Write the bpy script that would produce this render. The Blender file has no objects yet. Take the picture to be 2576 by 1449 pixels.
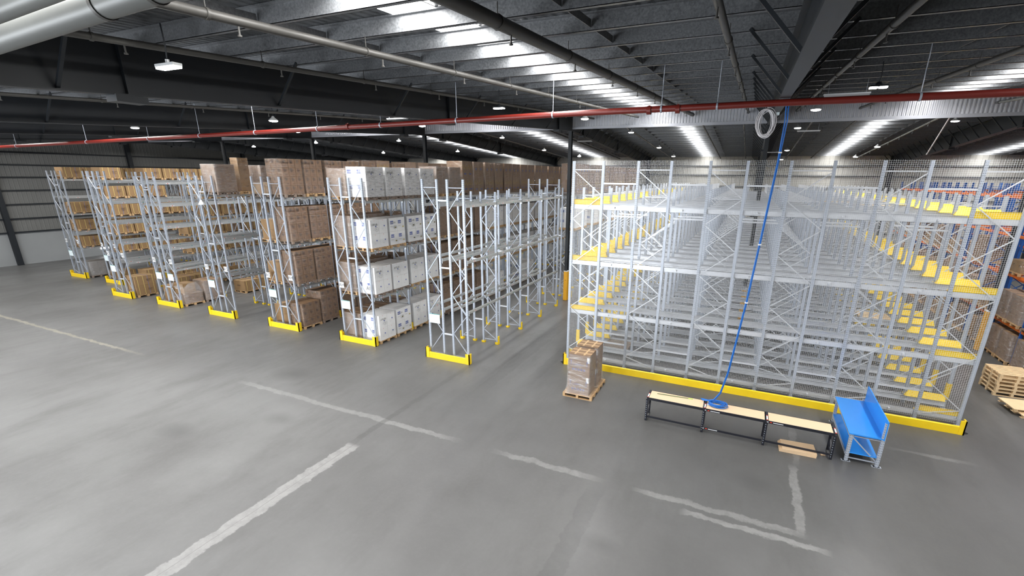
import bpy, math, random
from mathutils import Vector, Matrix
random.seed(7)
S = bpy.context.scene
COL = S.collection
PI = math.pi

# ------------------------------------------------------------------ helpers
class MB:
    """collects boxes, bars, tubes and text; build() links them as ONE mesh"""
    def __init__(s): s.v = []; s.f = []; s.m = []; s.s = []
    def add(s, vs, fs, m=0, smooth=False):
        o = len(s.v); s.v += [tuple(p) for p in vs]
        for f in fs: s.f.append(tuple(i + o for i in f)); s.m.append(m); s.s.append(smooth)
    def box(s, a, b, m=0):
        x0, y0, z0 = a; x1, y1, z1 = b
        s.add([(x0,y0,z0),(x1,y0,z0),(x1,y1,z0),(x0,y1,z0),(x0,y0,z1),(x1,y0,z1),(x1,y1,z1),(x0,y1,z1)],
              [(0,3,2,1),(4,5,6,7),(0,1,5,4),(1,2,6,5),(2,3,7,6),(3,0,4,7)], m)
    def cbox(s, c, d, m=0):
        s.box([c[i]-d[i]/2 for i in range(3)], [c[i]+d[i]/2 for i in range(3)], m)
    def bar(s, p, q, w, h, m=0, up=(0,0,1)):
        p = Vector(p); q = Vector(q); d = (q-p).normalized(); u = Vector(up)
        if abs(d.dot(u)) > .98: u = Vector((0,1,0))
        a = d.cross(u).normalized()*w/2; b = a.cross(d).normalized()*h/2
        vs = [p-a-b,p+a-b,p+a+b,p-a+b,q-a-b,q+a-b,q+a+b,q-a+b]
        s.add(vs, [(0,3,2,1),(4,5,6,7),(0,1,5,4),(1,2,6,5),(2,3,7,6),(3,0,4,7)], m)
    def tube(s, pts, r, n=8, m=0, caps=True, closed=False):
        pts = [Vector(p) for p in pts]; rings = []; k = len(pts)
        a = None
        for i in range(k):
            if closed: d = (pts[(i+1)%k]-pts[i-1])
            else: d = pts[min(i+1,k-1)]-pts[max(i-1,0)]
            d.normalize()
            if a is None:
                u = Vector((0,0,1)) if abs(d.z) < .9 else Vector((1,0,0)); a = d.cross(u).normalized()
            else:
                a = (a - d*a.dot(d)).normalized()
            b = d.cross(a)
            rr = r[i] if isinstance(r,(list,tuple)) else r
            rings.append([pts[i]+(a*math.cos(2*PI*j/n)+b*math.sin(2*PI*j/n))*rr for j in range(n)])
        vs = [p for g in rings for p in g]; fs = []
        for i in range(k if closed else k-1):
            i2 = (i+1)%k
            for j in range(n): fs.append((i*n+j, i*n+(j+1)%n, i2*n+(j+1)%n, i2*n+j))
        s.add(vs, fs, m, True)
        if caps and not closed:
            s.add(rings[0], [tuple(range(n))[::-1]], m); s.add(rings[-1], [tuple(range(n))], m)
    def quad(s, a, b, c, d, m=0): s.add([a,b,c,d], [(0,1,2,3)], m)
    def prism(s, prof, axis, t0, t1, m=0):
        """closed 2-D outline swept along an axis ('x','y','z')"""
        n = len(prof)
        def P(u, v, t): return {'x':(t,u,v),'y':(u,t,v),'z':(u,v,t)}[axis]
        vs = [P(u,v,t0) for u,v in prof]+[P(u,v,t1) for u,v in prof]
        fs = [(i,(i+1)%n,n+(i+1)%n,n+i) for i in range(n)]
        fs += [tuple(range(n))[::-1], tuple(range(n,2*n))]
        s.add(vs, fs, m)
    def text(s, t, size, o, xa, ya, m=0, center=True):
        vs, fs, w = text_data(t); o = Vector(o); xa = Vector(xa); ya = Vector(ya)
        off = -w/2 if center else 0
        s.add([o+xa*(x+off)*size+ya*(y-.35)*size for x,y in vs], fs, m)
    def mesh(s, name, mats):
        me = bpy.data.meshes.new(name); me.from_pydata(s.v, [], s.f)
        for k in mats: me.materials.append(M[k])
        me.polygons.foreach_set('material_index', s.m); me.polygons.foreach_set('use_smooth', s.s)
        me.update(); return me
    def build(s, name, mats, parent=None, loc=(0,0,0), rz=0):
        if isinstance(mats, str): mats = [mats]
        return link(name, s.mesh(name, mats), parent, loc, rz)
_txt = {}
def text_data(t):
    if t not in _txt:
        cu = bpy.data.curves.new('t','FONT'); cu.body = t; cu.resolution_u = 2
        o = bpy.data.objects.new('t', cu); COL.objects.link(o); bpy.context.view_layer.update()
        me = bpy.data.meshes.new_from_object(o.evaluated_get(bpy.context.evaluated_depsgraph_get()))
        vs = [(v.co.x, v.co.y) for v in me.vertices]; fs = [tuple(p.vertices) for p in me.polygons]
        _txt[t] = (vs, fs, max([v[0] for v in vs]+[0]))
        bpy.data.objects.remove(o); bpy.data.curves.remove(cu); bpy.data.meshes.remove(me)
    return _txt[t]
def link(name, data, parent=None, loc=(0,0,0), rz=0):
    o = bpy.data.objects.new(name, data); COL.objects.link(o); o.location = loc; o.rotation_euler = (0,0,rz)
    if parent is not None: o.parent = parent
    return o
def tag(o, label, cat, group=None):
    o['label'] = label; o['category'] = cat
    if group: o['group'] = group
    return o
def thing(name, label, cat, loc=(0,0,0), rz=0, group=None):
    return tag(link(name, None, None, loc, rz), label, cat, group)
def struct(o): o['kind'] = 'structure'; return o
_mesh = {}
def cached(key, fn):
    if key not in _mesh: _mesh[key] = fn()
    return _mesh[key]
ORD = ['first','second','third','fourth','fifth','sixth','seventh','eighth','ninth','tenth','eleventh','twelfth','thirteenth',
       'fourteenth','fifteenth','sixteenth','seventeenth','eighteenth','nineteenth','twentieth','twenty-first','twenty-second','twenty-third','twenty-fourth','twenty-fifth','twenty-sixth']

# ------------------------------------------------------------------ materials
M = {}
class NT:
    def __init__(s, name):
        m = bpy.data.materials.new(name); m.use_nodes = True; s.m = m; s.t = m.node_tree; s.n = s.t.nodes; s.l = s.t.links
        s.n.clear(); s.out = s.n.new('ShaderNodeOutputMaterial')
    def node(s, typ, ins=None, **kw):
        nd = s.n.new(typ)
        for k, v in kw.items(): setattr(nd, k, v)
        for k, v in (ins or {}).items(): s.put(nd.inputs[k], v)
        return nd
    def put(s, sock, v):
        if hasattr(v, 'is_output') or isinstance(v, bpy.types.NodeSocket): s.l.new(v, sock)
        elif isinstance(v, (tuple, list)) and len(v) == 3 and sock.type == 'RGBA': sock.default_value = (*v, 1)
        else: sock.default_value = v
    def math(s, op, a, b=0.0, c=0.0, clamp=False):
        nd = s.node('ShaderNodeMath', operation=op, use_clamp=clamp); s.put(nd.inputs[0], a); s.put(nd.inputs[1], b); s.put(nd.inputs[2], c); return nd.outputs[0]
    def noise(s, vec, scale, detail=3, rough=.55):
        nd = s.node('ShaderNodeTexNoise'); 
        if vec is not None: s.l.new(vec, nd.inputs['Vector'])
        nd.inputs['Scale'].default_value = scale; nd.inputs['Detail'].default_value = detail; nd.inputs['Roughness'].default_value = rough
        return nd.outputs['Fac']
    def mix(s, f, a, b):
        nd = s.node('ShaderNodeMix', data_type='RGBA'); s.put(nd.inputs[0], f); s.put(nd.inputs[6], a); s.put(nd.inputs[7], b); return nd.outputs[2]
    def ramp(s, f, lo, hi): 
        nd = s.node('ShaderNodeMapRange', clamp=True); s.put(nd.inputs[0], f); nd.inputs[1].default_value = lo; nd.inputs[2].default_value = hi; return nd.outputs[0]
    def coord(s, k='Object'): return s.node('ShaderNodeTexCoord').outputs[k]
    def scaled(s, vec, sc):
        nd = s.node('ShaderNodeMapping'); s.l.new(vec, nd.inputs[0]); nd.inputs['Scale'].default_value = sc; return nd.outputs[0]
    def bump(s, h, strength=.3, dist=.02):
        nd = s.node('ShaderNodeBump'); s.l.new(h, nd.inputs['Height']); nd.inputs['Strength'].default_value = strength; nd.inputs['Distance'].default_value = dist; return nd.outputs[0]
    def bsdf(s, color, rough=.5, metal=0.0, spec=.5, normal=None, emit=None, es=0):
        b = s.node('ShaderNodeBsdfPrincipled'); s.put(b.inputs['Base Color'], color); s.put(b.inputs['Roughness'], rough); s.put(b.inputs['Metallic'], metal)
        b.inputs['Specular IOR Level'].default_value = spec
        if normal is not None: s.l.new(normal, b.inputs['Normal'])
        s.l.new(b.outputs[0], s.out.inputs[0]); return b
def simple(name, col, rough=.5, metal=0.0, var=.12, scale=3.0, spec=.5, rvar=0.0):
    t = NT(name); n = t.noise(t.coord(), scale, 4)
    c = t.mix(n, tuple(x*(1-var) for x in col), tuple(min(1,x*(1+var)) for x in col))
    t.bsdf(c, rough, metal, spec); M[name] = t.m
def emitter(name, col, strength):
    t = NT(name); e = t.node('ShaderNodeEmission', {'Color': col, 'Strength': strength}); t.l.new(e.outputs[0], t.out.inputs[0]); M[name] = t.m

simple('steel', (.45,.49,.56), .42, .35, .1, 8)
simple('galvanised', (.55,.57,.58), .36, .55, .14, 14)
simple('rail_steel', (.71,.735,.78), .30, .3, .08, 9)
simple('wire', (.80,.82,.84), .4, .2, .05)
simple('yellow', (.90,.62,.015), .42, 0, .06, 5)
simple('guard_orange', (.85,.42,.01), .45, 0, .06, 5)
simple('dark_steel', (.010,.013,.017), .5, 0, .25, 2)
simple('bench_black', (.012,.013,.02), .4, 0, .2, 6)
simple('chipboard', (.80,.58,.38), .55, 0, .05, 30)
simple('card_plain', (.21,.12,.06), .75, 0, .10, 2.2)
simple('card_tan', (.30,.185,.088), .7, 0, .09, 2.5)
simple('card_wrapped', (.235,.145,.083), .6, 0, .13, 2.0)
simple('card_grey', (.25,.23,.21), .55, 0, .2, 3)
simple('card_white', (.90,.90,.90), .6, 0, .04, 2.5)
simple('tape', (.55,.37,.20), .3, 0, .05)
simple('flat_card', (.68,.49,.31), .7, 0, .05, 4)
simple('print_dark', (.10,.062,.04), .8)
simple('print_grey', (.34,.34,.37), .8)
simple('print_blue', (.05,.09,.32), .7)
simple('print_yellow', (.40,.27,.05), .7)
simple('logo_blue', (.055,.105,.42), .6)
simple('white_paint', (.82,.83,.85), .5, 0, .03)
simple('paper', (.80,.90,.93), .6, 0, .02)
simple('paper_line', (.42,.60,.62), .6)
simple('teal_band', (.05,.32,.30), .6)
simple('ink', (.012,.012,.014), .6)
simple('sticker_yellow', (.85,.66,.03), .6)
simple('sticker_red', (.75,.07,.03), .6)
simple('strap_yellow', (.78,.62,.22), .45)
simple('strap_blue', (.20,.22,.42), .45)
simple('strap_white', (.72,.68,.60), .5)
simple('wood', (.54,.35,.18), .75, 0, .22, 6)
simple('wood_new', (.74,.55,.33), .7, 0, .12, 6)
simple('wood_dark', (.25,.19,.15), .75, 0, .2, 6)
simple('wood_red', (.45,.05,.04), .7)
simple('blue_laminate', (.03,.26,.76), .16, 0, .04, 2)
simple('hose_blue', (.012,.15,.55), .35)
simple('rack_blue', (.015,.10,.38), .4, 0, .1)
simple('rack_orange', (.80,.17,.02), .42, 0, .08)
simple('red_pipe', (.15,.014,.009), .4, 0, .1, 4)
simple('grey_pipe', (.052,.05,.046), .5, .1, .12, 4)
simple('pale_pipe', (.115,.12,.116), .45, .1, .10, 5)
simple('cable_white', (.72,.70,.72), .5)
simple('lamp_body', (.55,.56,.57), .4, .3)
simple('rod_green', (.09,.16,.07), .5)
simple('rod_tip', (.45,.75,.10), .5)
simple('sign_green', (.0,.23,.17), .5)
def m_purlin():
    t = NT('purlin_metal'); co = t.coord(); n = t.noise(co, 26, 3, .7); n2 = t.noise(t.scaled(co,(.3,1,3)), 2.0, 4)
    c = t.mix(t.ramp(n, .3, .72), (.085,.09,.095), (.20,.205,.215)); c = t.mix(t.math('MULTIPLY', t.ramp(n2,.4,.75), .35), c, (.07,.073,.078))
    t.bsdf(c, .40, .3); M['purlin_metal'] = t.m
m_purlin()
simple('brick_grey', (.4,.4,.4), .8)
emitter('lamp_glow', (1,.98,.95), 24)
emitter('lamp_glow_near', (1,.98,.92), 50)
emitter('skylight_glow', (1,.99,.97), 42)
emitter('left_spot_glow', (.97,.98,1), 7)
emitter('exit_glow', (.75,1,.9), 1.2)
emitter('painted_glow', (.95,.97,1), .2)  # faint emission painted onto batten diffusers for a pale tone, unlit ones too

def m_post():
    t = NT('post_steel'); co = t.coord(); sx = t.node('ShaderNodeSeparateXYZ', {0: co})
    fz = t.math('FRACT', t.math('MULTIPLY', sx.outputs['Z'], 1/.076))
    hole = t.math('LESS_THAN', fz, .42)
    ax = t.math('ABSOLUTE', sx.outputs['X']); inx = t.math('LESS_THAN', t.math('ABSOLUTE', t.math('SUBTRACT', ax, .024)), .009)
    ay = t.math('ABSOLUTE', sx.outputs['Y']); iny = t.math('LESS_THAN', t.math('ABSOLUTE', t.math('SUBTRACT', ay, .016)), .007)
    h = t.math('MULTIPLY', hole, t.math('MAXIMUM', inx, iny))
    n = t.noise(co, 6, 4); c = t.mix(n, (.42,.47,.55), (.53,.57,.65))
    t.bsdf(t.mix(t.math('MULTIPLY', h, .72), c, (.10,.11,.12)), .4, .3); M['post_steel'] = t.m
m_post()
def m_film(name='stretch_film', f0=.05, f1=.34, haze=.15):
    t = NT(name); co = t.coord()
    n = t.noise(t.scaled(co, (1,1,4)), 3.5, 5, .6); nm = t.bump(n, 1.0, .09)
    g = t.node('ShaderNodeBsdfGlossy', {'Color': (1,1,1), 'Roughness': .09, 'Normal': nm}); d = t.node('ShaderNodeBsdfDiffuse', {'Color': (.85,.84,.86)})
    tr = t.node('ShaderNodeBsdfTransparent')
    f = t.ramp(n, .45, .75)
    m1 = t.node('ShaderNodeMixShader', {0: haze}); t.l.new(g.outputs[0], m1.inputs[1]); t.l.new(d.outputs[0], m1.inputs[2])
    m2 = t.node('ShaderNodeMixShader'); t.put(m2.inputs[0], t.math('MULTIPLY_ADD', f, f1, f0)); t.l.new(tr.outputs[0], m2.inputs[1]); t.l.new(m1.outputs[0], m2.inputs[2])
    t.l.new(m2.outputs[0], t.out.inputs[0]); M[name] = t.m
m_film()
m_film('stretch_film_thick', .16, .42, .38)
def m_floor():
    t = NT('concrete_floor'); co = t.coord(); sp = t.node('ShaderNodeSeparateXYZ', {0: co}); X = sp.outputs['X']; Y = sp.outputs['Y']
    big = t.noise(co, .16, 5, .6); mid = t.noise(t.scaled(co, (1,.35,1)), .7, 6, .65); fine = t.noise(co, 9, 4, .7)
    c = t.mix(t.ramp(big, .34, .66), (.136,.135,.134), (.204,.204,.204))
    c = t.mix(t.math('MULTIPLY', t.ramp(mid, .5, .78), .45), c, (.108,.107,.102))
    c = t.mix(t.math('MULTIPLY', t.ramp(fine, .45, .8), .12), c, (.27,.27,.27))
    wob = t.math('MULTIPLY_ADD', t.noise(co, 1.6, 6, .72), .42, -.21); rag = t.ramp(t.noise(co, 3.5, 5, .7), .28, .58)
    def band(axis, centre, half, lo, hi, soft=.6, wobble=1.0):
        a, b = (Y, X) if axis == 'x' else (X, Y)          # band running along the named axis
        d = t.math('ABSOLUTE', t.math('ADD', t.math('SUBTRACT', a, centre), t.math('MULTIPLY', wob, wobble)))
        m = t.ramp(t.math('SUBTRACT', half, d), 0, .035)
        e = t.math('MULTIPLY', t.ramp(t.math('SUBTRACT', b, lo), 0, soft), t.ramp(t.math('SUBTRACT', hi, b), 0, soft))
        return t.math('MULTIPLY', t.math('MULTIPLY', m, e), t.math('MULTIPLY_ADD', rag, .55, .45))
    # broad soft steps darken the concrete toward higher x and y; joints at x = -10.2, x = -2.7 and y = 10.8
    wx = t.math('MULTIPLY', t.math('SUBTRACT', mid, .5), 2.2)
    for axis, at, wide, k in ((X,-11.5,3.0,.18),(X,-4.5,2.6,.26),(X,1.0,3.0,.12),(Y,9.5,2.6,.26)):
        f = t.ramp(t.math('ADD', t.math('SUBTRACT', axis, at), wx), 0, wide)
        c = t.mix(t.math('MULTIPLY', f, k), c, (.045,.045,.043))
    for args, col, k in [(('x',10.8,.10,-48,-24,3), (.36,.335,.27), .75), (('x',10.8,.13,-18,-7.2,1.2), (.31,.31,.305), .62), (('x',10.8,.14,-6.2,-2.6,.8), (.31,.31,.305), .50),
                         (('x',10.8,.12,-1.9,2.35,.5), (.31,.31,.305), .48), (('x',10.43,.11,-.6,2.75,.3), (.33,.33,.325), .55), (('y',2.17,.12,10.7,13.9,.3), (.31,.31,.305), .50),
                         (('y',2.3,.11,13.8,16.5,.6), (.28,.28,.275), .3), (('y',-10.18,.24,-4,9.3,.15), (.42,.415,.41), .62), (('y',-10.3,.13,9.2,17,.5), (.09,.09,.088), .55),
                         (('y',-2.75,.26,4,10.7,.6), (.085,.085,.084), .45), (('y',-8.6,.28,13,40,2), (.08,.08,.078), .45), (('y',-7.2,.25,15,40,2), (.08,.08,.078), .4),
                         (('x',16.2,.10,4.8,7.3,.8), (.28,.28,.275), .35)]:
        c = t.mix(t.math('MULTIPLY', band(*args), k), c, col)
    crack = band('y', -10.18, .018, -4, 9.6, .3, .25)
    c = t.mix(t.math('MULTIPLY', crack, .85), c, (.06,.055,.05))
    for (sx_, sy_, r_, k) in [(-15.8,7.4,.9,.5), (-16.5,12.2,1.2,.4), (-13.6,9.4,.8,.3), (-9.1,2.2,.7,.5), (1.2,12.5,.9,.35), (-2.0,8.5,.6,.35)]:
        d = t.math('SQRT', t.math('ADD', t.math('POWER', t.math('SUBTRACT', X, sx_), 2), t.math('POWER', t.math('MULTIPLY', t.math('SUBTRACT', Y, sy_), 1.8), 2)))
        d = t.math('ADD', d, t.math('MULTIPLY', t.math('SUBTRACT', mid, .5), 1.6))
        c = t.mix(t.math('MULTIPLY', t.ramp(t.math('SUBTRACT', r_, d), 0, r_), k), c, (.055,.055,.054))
    r = t.math('MULTIPLY_ADD', t.ramp(mid, .3, .75), .22, .30)
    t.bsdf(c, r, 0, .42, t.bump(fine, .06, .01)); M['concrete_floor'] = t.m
m_floor()
def m_foil():
    t = NT('foil_roof'); co = t.coord()
    n = t.noise(t.scaled(co, (1.0,.5,1)), 5, 6, .7); w = t.node('ShaderNodeTexWave', {'Vector': co, 'Scale': 1.6, 'Distortion': 2.5, 'Detail': 3}, wave_type='BANDS', bands_direction='X')
    h = t.math('ADD', n, t.math('MULTIPLY', w.outputs['Fac'], .5))
    c = t.mix(t.ramp(n, .35, .7), (.03,.032,.034), (.17,.175,.18))
    t.bsdf(c, .27, .65, .5, t.bump(h, .9, .09)); M['foil_roof'] = t.m
m_foil()
def m_sheet(name, c0, c1, axis, pitch, bumps=.5):
    t = NT(name); co = t.coord(); sp = t.node('ShaderNodeSeparateXYZ', {0: co})
    fr = t.math('FRACT', t.math('MULTIPLY', sp.outputs[axis], 1/pitch)); tri = t.math('ABSOLUTE', t.math('SUBTRACT', fr, .5))
    rib = t.ramp(tri, .38, .44); n = t.noise(co, .5, 4)
    groove = t.math('MULTIPLY', t.ramp(tri, .40, .43), t.ramp(t.math('SUBTRACT', .5, tri), 0, .02))
    t.bsdf(t.mix(n, c0, c1), .5, .1, .4, t.bump(rib, bumps, .04)); M[name] = t.m
m_sheet('wall_sheet_y', (.14,.14,.136), (.195,.195,.186), 'Y', .30)
m_sheet('wall_sheet_x', (.40,.395,.37), (.50,.49,.455), 'X', .40)
simple('precast', (.27,.28,.285), .8, 0, .10, .6)
simple('curtain_sheet', (.52,.53,.57), .38, .35, .06, 2)
simple('flashing', (.40,.41,.45), .45, .3, .05, 2)

# ------------------------------------------------------------------ camera
cam = bpy.data.cameras.new('camera'); co = bpy.data.objects.new('camera', cam); COL.objects.link(co); S.camera = co
YAW, PIT, ROL = [math.radians(a) for a in (-24.09379, 17.48748, .62934)]
fw = Vector((math.sin(YAW)*math.cos(PIT), math.cos(YAW)*math.cos(PIT), -math.sin(PIT))); rt = Vector((math.cos(YAW), -math.sin(YAW), 0)); up = rt.cross(fw)
r2 = rt*math.cos(ROL)+up*math.sin(ROL); u2 = up*math.cos(ROL)-rt*math.sin(ROL)
co.matrix_world = Matrix(((r2.x,u2.x,-fw.x,0),(r2.y,u2.y,-fw.y,0),(r2.z,u2.z,-fw.z,8.0),(0,0,0,1)))
cam.sensor_width = 36; cam.lens = 1169.4879/2576*36; cam.shift_x = -.020696; cam.shift_y = .033799; cam.clip_end = 400; cam.clip_start = .1

# ------------------------------------------------------------------ the setting
XL, XR, YF, YB, YR = -58.3, 34.0, -9.0, 54.0, 28.8
def rz(y): return (10.11+.058*y) if y < YR else (10.11+.058*(2*YR-y))        # roof sheet underside
def pz(y): return rz(y)-.27                                                   # purlin underside / rafter top
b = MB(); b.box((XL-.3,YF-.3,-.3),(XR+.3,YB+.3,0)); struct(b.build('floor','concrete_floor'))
b = MB()
for y0, y1 in ((YF-.3,YR),(YR,YB+.3)):
    b.add([(XL-.3,y0,rz(y0)),(XR+.3,y0,rz(y0)),(XR+.3,y1,rz(y1)),(XL-.3,y1,rz(y1)),(XL-.3,y0,rz(y0)+.06),(XR+.3,y0,rz(y0)+.06),(XR+.3,y1,rz(y1)+.06),(XL-.3,y1,rz(y1)+.06)],
          [(0,3,2,1),(4,5,6,7),(0,1,5,4),(1,2,6,5),(2,3,7,6),(3,0,4,7)])
struct(b.build('ceiling','foil_roof'))
def gable(name, x0, x1, mats):
    b = MB(); b.box((x0,YF,0),(x1,YB,2.8),1)
    pr = [(YF,2.8),(YB,2.8),(YB,rz(YB)),(YR,rz(YR)),(YF,rz(YF))]; b.prism(pr,'x',x0,x1,0)
    return struct(b.build(name, mats))
wl = gable('wall_left', XL-.3, XL, ['wall_sheet_y','precast'])
gable('wall_right', XR, XR+.3, ['wall_sheet_y','precast'])
b = MB()
for z in (2.8,3.95,5.16,6.33,7.43,8.46,9.49): b.box((XL,YF,z-.06),(XL+.12,YB,z+.06))
struct(b.build('trim_1','dark_steel'))
b = MB(); b.box((XL,YB,0),(XR,YB+.3,rz(YB))); struct(b.build('wall_back','wall_sheet_x'))
b = MB()
for z in (3.2,5.0,6.3,7.2,8.3,9.2): b.box((XL,YB-.14,z-.06),(XR,YB,z+.06))
struct(b.build('trim_2','purlin_metal'))
# front wall behind the camera with its open loading doors
doors = [(-47,-41),(-36,-30),(-25,-19),(-14,-8)]
b = MB(); xs = [XL]+[x for d in doors for x in d]+[XR]
for i in range(0,len(xs),2): b.box((xs[i],YF-.3,0),(xs[i+1],YF,5.0))
b.box((XL,YF-.3,5.0),(XR,YF,rz(YF))); struct(b.build('wall_front','wall_sheet_x'))
for i,(a,c) in enumerate(doors):
    l = bpy.data.lights.new('daylight','AREA'); l.shape = 'RECTANGLE'; l.size = c-a; l.size_y = 5; l.energy = (900,2100,3900,2500)[i]; l.color = (.90,.95,1)
    o = link('daylight', l, None, ((a+c)/2, YF-.15, 2.5)); o.rotation_euler = (math.radians(90),0,0)
# purlins: C sections along X
py = []; y = 3.05
while y < YB: 
    if abs(y-YR) > .3: py.append(y)
    y += 1.36
for y in py+[1.7,.35,-1.0,-2.4,-3.8,-5.2,-6.6,-8]:
    z = pz(y); b = MB(); b.box((XL,y-.004,z),(XR,y+.004,z+.26)); b.box((XL,y-.004,z),(XR,y+.08,z+.008)); b.box((XL,y+.072,z),(XR,y+.08,z+.03)); b.box((XL,y-.08,z+.24),(XR,y+.004,z+.262))
    struct(b.build('purlin','purlin_metal'))
# bridging angles between purlins
rafx = [-43.2,-32.3,-21.4,-10.5,.42,11.3,22.2,33.1]
b = MB()
for xb in [x+dx for x in rafx for dx in (3.2,7.7)]:
    for a, c in zip(py[:-1], py[1:]):
        if c-a < 1.6: b.bar((xb,a+.02,pz(a)+.1),(xb,c-.02,pz(c)+.1),.012,.12)
struct(b.build('trim_3','purlin_metal'))
for x in rafx+[-54.1]:
    b = MB()
    for y0, y1 in ((YF,YR),(YR,YB)):
        for (w,t0,t1) in ((.22,0,.025),(.02,.025,.83),(.22,.83,.85)):
            zz = [pz(y0)-.85+t0, pz(y0)-.85+t1, pz(y1)-.85+t0, pz(y1)-.85+t1]
            b.add([(x-w/2,y0,zz[0]),(x+w/2,y0,zz[0]),(x+w/2,y0,zz[1]),(x-w/2,y0,zz[1]),(x-w/2,y1,zz[2]),(x+w/2,y1,zz[2]),(x+w/2,y1,zz[3]),(x-w/2,y1,zz[3])],
                  [(0,1,2,3),(4,7,6,5),(0,4,5,1),(1,5,6,2),(2,6,7,3),(3,7,4,0)])
    for y in ((5.4,15.6,26.6,31,40) if x < -5 else (31,40)):                                   # web stiffeners and splice plates
        b.box((x-.1,y-.02,pz(y)-.85),(x+.1,y+.02,pz(y)-.02)); b.box((x-.16,y-.25,pz(y)-.97),(x+.16,y+.25,pz(y)-.85))
    rf = struct(b.build('rafter','dark_steel'))
    b = MB()
    for k, y in enumerate(py):
        if (k % 3 == 1 if y < YR and x < -5 else k % 2 == 1 if y < 16 else True):
            for s in (-1,1): b.bar((x+s*.06,y,pz(y)-.80),(x+s*.80,y,pz(y)+.04),.05,.05,0,(0,1,0))
    b.build('fly_brace','dark_steel',rf)
# columns on the ridge line, yellow wrapped at the foot
for x in rafx:
    b = MB(); h = pz(YR)-.85
    b.box((x-.10,YR-.125,0),(x+.10,YR-.105,h)); b.box((x-.10,YR+.105,0),(x+.10,YR+.125,h)); b.box((x-.006,YR-.105,0),(x+.006,YR+.105,h)); b.box((x-.16,YR-.2,h-.03),(x+.16,YR+.2,h))
    c = struct(b.build('column','dark_steel'))
    if x > -12:
        b = MB(); b.box((x-.125,YR-.15,.02),(x+.125,YR+.15,1.98)); b.box((x-.13,YR-.155,1.98),(x+.13,YR+.155,2.03),1); b.cbox((x,YR-.152,1.4),(.03,.01,.05),2)
        b.build('column_guard',['guard_orange','white_paint','ink'],c)
for y in (18.6,28.8,8.5,41): 
    b = MB(); b.box((XL+.02,y-.18,0),(XL+.35,y+.18,rz(y)-.2)); struct(b.build('column','dark_steel'))
for x in (-43.2,-32.3,-21.4,-10.5,.42,11.3,22.2):
    b = MB(); b.box((x-.18,YB-.4,0),(x+.18,YB-.16,rz(YB)-.2)); struct(b.build('column','dark_steel'))
# corrugated smoke curtain on the ridge line
b = MB(); p = .16; z0, z1 = 10.86, rz(YR)-.02
for seg0, seg1 in zip([XL]+rafx, rafx+[XR]):
    x = seg0+.12; pts = []
    while x < seg1-.12: pts += [(x,-.02),(x+.05,-.02),(x+.08,.02),(x+.13,.02)]; x += p
    vs = []; fs = []
    for (px_, py_) in pts: vs += [(px_,YR-.05+py_,z0),(px_,YR-.05+py_,z1)]
    for i in range(len(pts)-1): fs.append((2*i,2*i+2,2*i+3,2*i+1))
    b.add(vs,fs,0); b.box((seg0+.12,YR-.085,z0-.13),(seg1-.12,YR-.07,z0+.02),1)
cur = struct(b.build('wall_curtain',['curtain_sheet','flashing']))
# skylights
i = 1
for xc in (-48.5,-37.6,-26.7,-16.2,-5.32,6.9,17.6,28.5):
    for y0, y1, dx in ((-6,27.9,0),(30.2,53.6,.75 if xc == -5.32 else -.5 if xc == 6.9 else 0)):
        x0, x1 = xc-.42+dx, xc+.42+dx
        b = MB(); b.add([(x0,y0,rz(y0)-.012),(x1,y0,rz(y0)-.012),(x1,y1,rz(y1)-.012),(x0,y1,rz(y1)-.012)],[(0,3,2,1)]); b.add([(x0,y0,rz(y0)-.006),(x1,y0,rz(y0)-.006),(x1,y1,rz(y1)-.006),(x0,y1,rz(y1)-.006)],[(0,1,2,3)],1)
        o = struct(b.build('window_%d' % i,['skylight_glow','white_paint'])); i += 1
# glowing panel added for a bright spot glimpsed at the left wall
b = MB(); b.box((XL+.01,24.6,.6),(XL+.04,26.2,1.9)); struct(b.build('window_%d' % i,'left_spot_glow'))

# ------------------------------------------------------------------ pallet racks
def post_mesh(h, mat='post_steel'):
    def f():
        b = MB(); pr = [(-.045,-.035),(.045,-.035),(.045,.035),(.03,.035),(.03,.028),(.038,.028),(.038,-.028),(-.038,-.028),(-.038,.028),(-.03,.028),(-.03,.035),(-.045,.035)]
        b.prism(pr,'z',.0,h); b.box((-.08,-.06,0),(.08,.06,.012)); return b.mesh('post',[mat])
    return cached(('post',h,mat), f)
def lacing(b, x0, x1, h, m=0, step=.86, w=.028):
    b.bar((x0,0,.2),(x1,0,.2),w,w,m); b.bar((x0,0,h-.33),(x1,0,h-.33),w,w,m); z = h-.38; s = 1
    while z > .35:
        z2 = max(z-step, .22); a, c = (x0,x1) if s > 0 else (x1,x0)
        b.bar((a,0,z),(c,0,z2),w,w,m,(0,1,0)); z = z2-.03; s = -s
def frame_mesh(w, h, posts, flip):
    def f():
        b = MB(); lacing(b, .04, w-.04, h) if not flip else lacing(b, w-.04, .04, h)
        if posts:
            for x in (0,w): 
                b.box((x-.05,-.035,0),(x+.05,.035,h),1); b.box((x-.08,-.07,0),(x+.08,.07,.1),2)
        return b.mesh('upright_frame',['steel','post_steel','yellow'])
    return cached(('frame',w,h,posts,flip), f)
def guard_mesh(s):
    def f():
        b = MB(); x = .075*s; b.box((min(x,x+.03*s),-.07,0),(max(x,x+.03*s),.07,.42)); b.box((min(x-.13*s,x),-.085,0),(max(x-.13*s,x),-.055,.12)); b.box((min(x-.13*s,x),.055,0),(max(x-.13*s,x),.085,.12)); return b.mesh('post_guard',['yellow'])
    return cached(('guard',s), f)
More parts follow.
